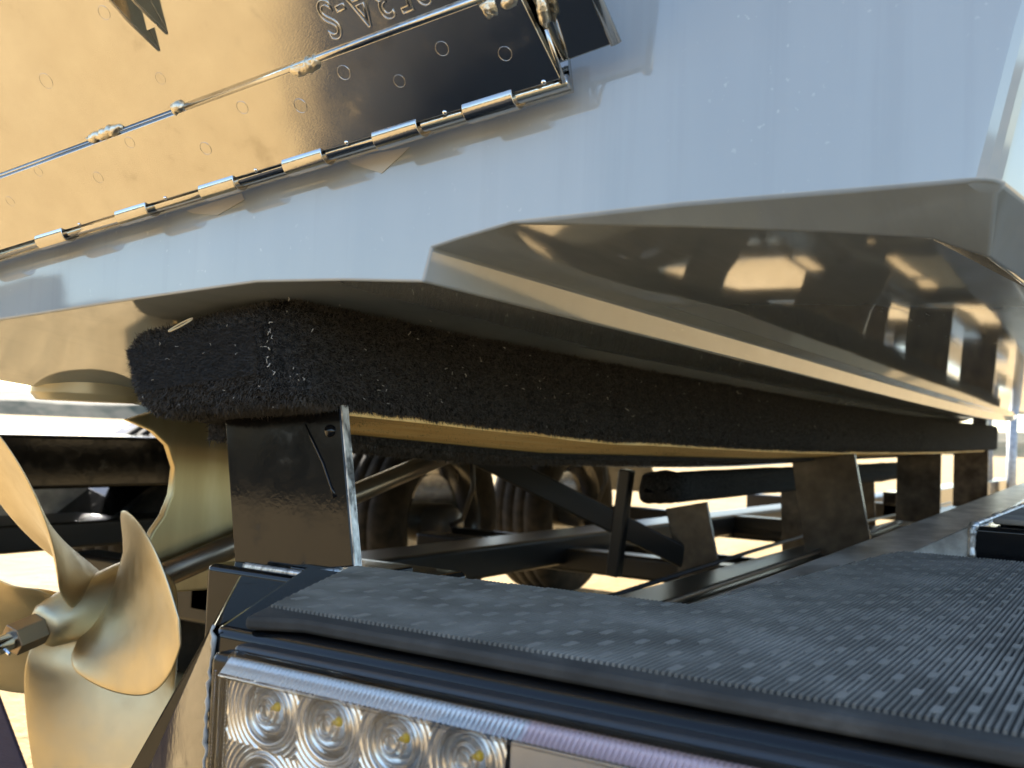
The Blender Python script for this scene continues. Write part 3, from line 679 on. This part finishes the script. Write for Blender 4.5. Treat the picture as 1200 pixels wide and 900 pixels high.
for y in (3.0, 4.0):
    b_ = M(); b_.box(-.585, -.47, y, y+.01, -.20, .01); b_.build('bunk_bracket', dust_refl_br, tr, bevel=.0012)
for y in (2.6, 3.3, 4.1):
    b_ = M(); b_.prism([(-.79, y, -.10), (-.71, y, -.10), (-.70, y, -.29), (-.78, y, -.29)], (0, .01, 0)); b_.build('bunk_bracket', dust_refl_br, tr, bevel=.0012)
# bow post area, far right
tg = M(); tg.box(CX-.05, CX+.05, 4.2, 7.6, -.27, -.17); tg.build('drawbar', paint, tr, bevel=.006)
wp = M(); wp.prism([(CX-.04, 6.5, -.17), (CX-.04, 6.9, -.17), (CX-.04, 6.7, .62), (CX-.04, 6.6, .62)], (.08, 0, 0)); wp.build('winch_post', paint, tr, bevel=.006)
jk = M(); jk.tube([V((CX+.1, 7.3, -.46)), V((CX+.1, 7.3, .3))], .03, 12); jk.build('jack_stand', greym, tr, smooth=True)

# ---- tail light
YL = .292
LT, LB, LL, LR = -.0925, -.185, -.3165, .06
hs = M(); hs.box(LL-.001, LR+.001, .303, .3135, LB-.001, LT+.001); light = hs.build('tail_light', plastic, tr, bevel=.003, seg=3)
tag(light, 'clear LED tail light with round silver lenses')
lens_c = [(-.2885+.0311*k, -.1125) for k in range(4)]+[(-.2895, -.1425)]
rad_l = .0125
rf = M(); x0, x1, z0, z1 = LL+.006, -.1795, LB+.006, LT-.0095; nx, nz = 260, 150
for j in range(nz+1):
    for i in range(nx+1):
        x = lerp(x0, x1, i/nx); z = lerp(z0, z1, j/nz); d = min(math.hypot(x-a, z-b) for a, b in lens_c)
        if d < rad_l: y = .2965+.0035*math.cos(d/rad_l*math.pi/2)
        else: y = .2965-.00075*(.5-.5*math.cos((d-rad_l)/.0022*2*math.pi))
        rf.v.append(V((x, y, z)))
rf.f = [(j*(nx+1)+i, j*(nx+1)+i+1, (j+1)*(nx+1)+i+1, (j+1)*(nx+1)+i) for j in range(nz) for i in range(nx)]; rf.mi = [0]*len(rf.f)
rf.build('reflector', refl, light, smooth=True)
for (a, b) in lens_c:
    ln = M(); prof = []
    for k in range(25):
        t = k/24; r_ = rad_l*(1-t)+.0002; ht = .0052*math.cos((1-t)*math.pi/2*.98)+.00018*math.cos(t*40)
        if t > .62: ht -= .0022*math.sin((t-.62)/.38*math.pi)
        prof.append((r_, -ht))
    ln.lathe(prof, (a, .2972, b), (0, 1, 0), 40)
    lo_ = ln.build('led_lens', clear, light, smooth=True)
    rg = M(); rg.lathe([(rad_l*1.0, .001), (rad_l*1.06, -.0012), (rad_l*1.0, -.0018), (rad_l*.92, -.0010), (rad_l*.9, .001)], (a, .2968, b), (0, 1, 0), 44); rg.build('lens_ring', refl, light, smooth=True)
    for (rr_, hh) in ((.0052, -.0022), (.0030, -.0030), (.0085, -.0008)):
        rg = M(); rg.lathe([(rr_+.0006, hh+.0012), (rr_+.0003, hh-.0004), (rr_-.0003, hh-.0004), (rr_-.0007, hh+.0012)], (a-.001, .2982, b), (0, 1, 0), 36); rg.build('lens_ridge', refl, light, smooth=True)
    ch = M(); ch.lathe([(.0001, -.0016), (.0013, -.0014), (.0019, 0)], (a+.0058, .2952, b+.0032), (0, 1, 0), 12); ch.build('led_chip', chip, light, smooth=True)
    ch = M(); ch.lathe([(.0001, -.0012), (.0007, -.001), (.0010, 0)], (a+.0036, .2955, b+.0024), (0, 1, 0), 10); ch.build('led_chip', chip, light, smooth=True)
md_ = M(); md_.box(-.272, -.185, .2945, .300, LB+.012, -.1315); md_.build('reflector_module', refl, light, bevel=.004, seg=3)
fpn = M(); fpn.box(-.1785, LR-.008, .2962, .300, LB+.008, LT-.0095); fpn.build('flat_panel', refl, light, bevel=.001)
# fluted prism band along the top and the left side
fb = M(); x = LL+.004; k = 0
while x < LR-.004:
    z0_, z1_ = LT-.0085, LT-.0022
    fb.add([(x, .2985, z1_), (x+.0010, .2974, z1_), (x+.0020, .2985, z1_), (x-.0018, .2945, z0_), (x-.0008, .2934, z0_), (x+.0002, .2945, z0_)], [(0, 1, 4, 3), (1, 2, 5, 4)], 1 if x > -.172 and x < -.05 else 0); x += .0021
tag(fb.build('fluted_band', [refl, redm], light, recalc=False), kind='stuff')
fs = M(); z = LB+.004
while z < LT-.010:
    fs.add([(LL+.0035, .298, z), (LL+.0035, .2972, z+.0007), (LL+.0035, .298, z+.0014), (LL+.0058, .2955, z), (LL+.0058, .2947, z+.0007), (LL+.0058, .2955, z+.0014)], [(0, 1, 4, 3), (1, 2, 5, 4)]); z += .0015
tag(fs.build('fluted_edge', refl, light, recalc=False), kind='stuff')
cv = M(); cv.box(LL, LR, .2905, .3035, LB, LT); cv.build('clear_cover', clear, light, bevel=.0035, seg=4)
ln_ = M(); ln_.tube([V((LL+.004, .2925, LT-.0092)), V((LR-.004, .2925, LT-.0092))], .0008, 6); ln_.tube([V((LL+.0055, .2925, LT-.010)), V((LL+.0055, .2925, LB))], .0008, 6); ln_.build('cover_ridge', clear_edge, light, smooth=True)

# ------------------------------------------------------------------ small loose things
lf = M(); lp = onY(213, 381, .444)
def leafring(c):
    pts = []
    for k in range(17):
        a = 2*math.pi*k/16; pts.append(c+V((.0105*math.cos(a), -.001+.002*math.sin(a), .0020*math.sin(a)+.0035*math.cos(a))))
    return pts
lf.tube(leafring(lp), .0007, 6); lo2 = lf.build('dry_leaf', straw, smooth=True); tag(lo2, 'thin curled dry straw loop lying on top of the black carpeted bunk end', 'straw')
sv = M(); s0, s1 = onY(-30, 745, .62), onY(60, 985, .62); s2, s3 = onY(-160, 985, .62), onY(-190, 745, .62)
sv.prism([s0, s1, s2, s3], (0, .004, 0)); so_ = sv.build('tow_strap', strap_m, bevel=.001); tag(so_, 'dark purple woven strap hanging at lower left beside the propeller', 'strap')
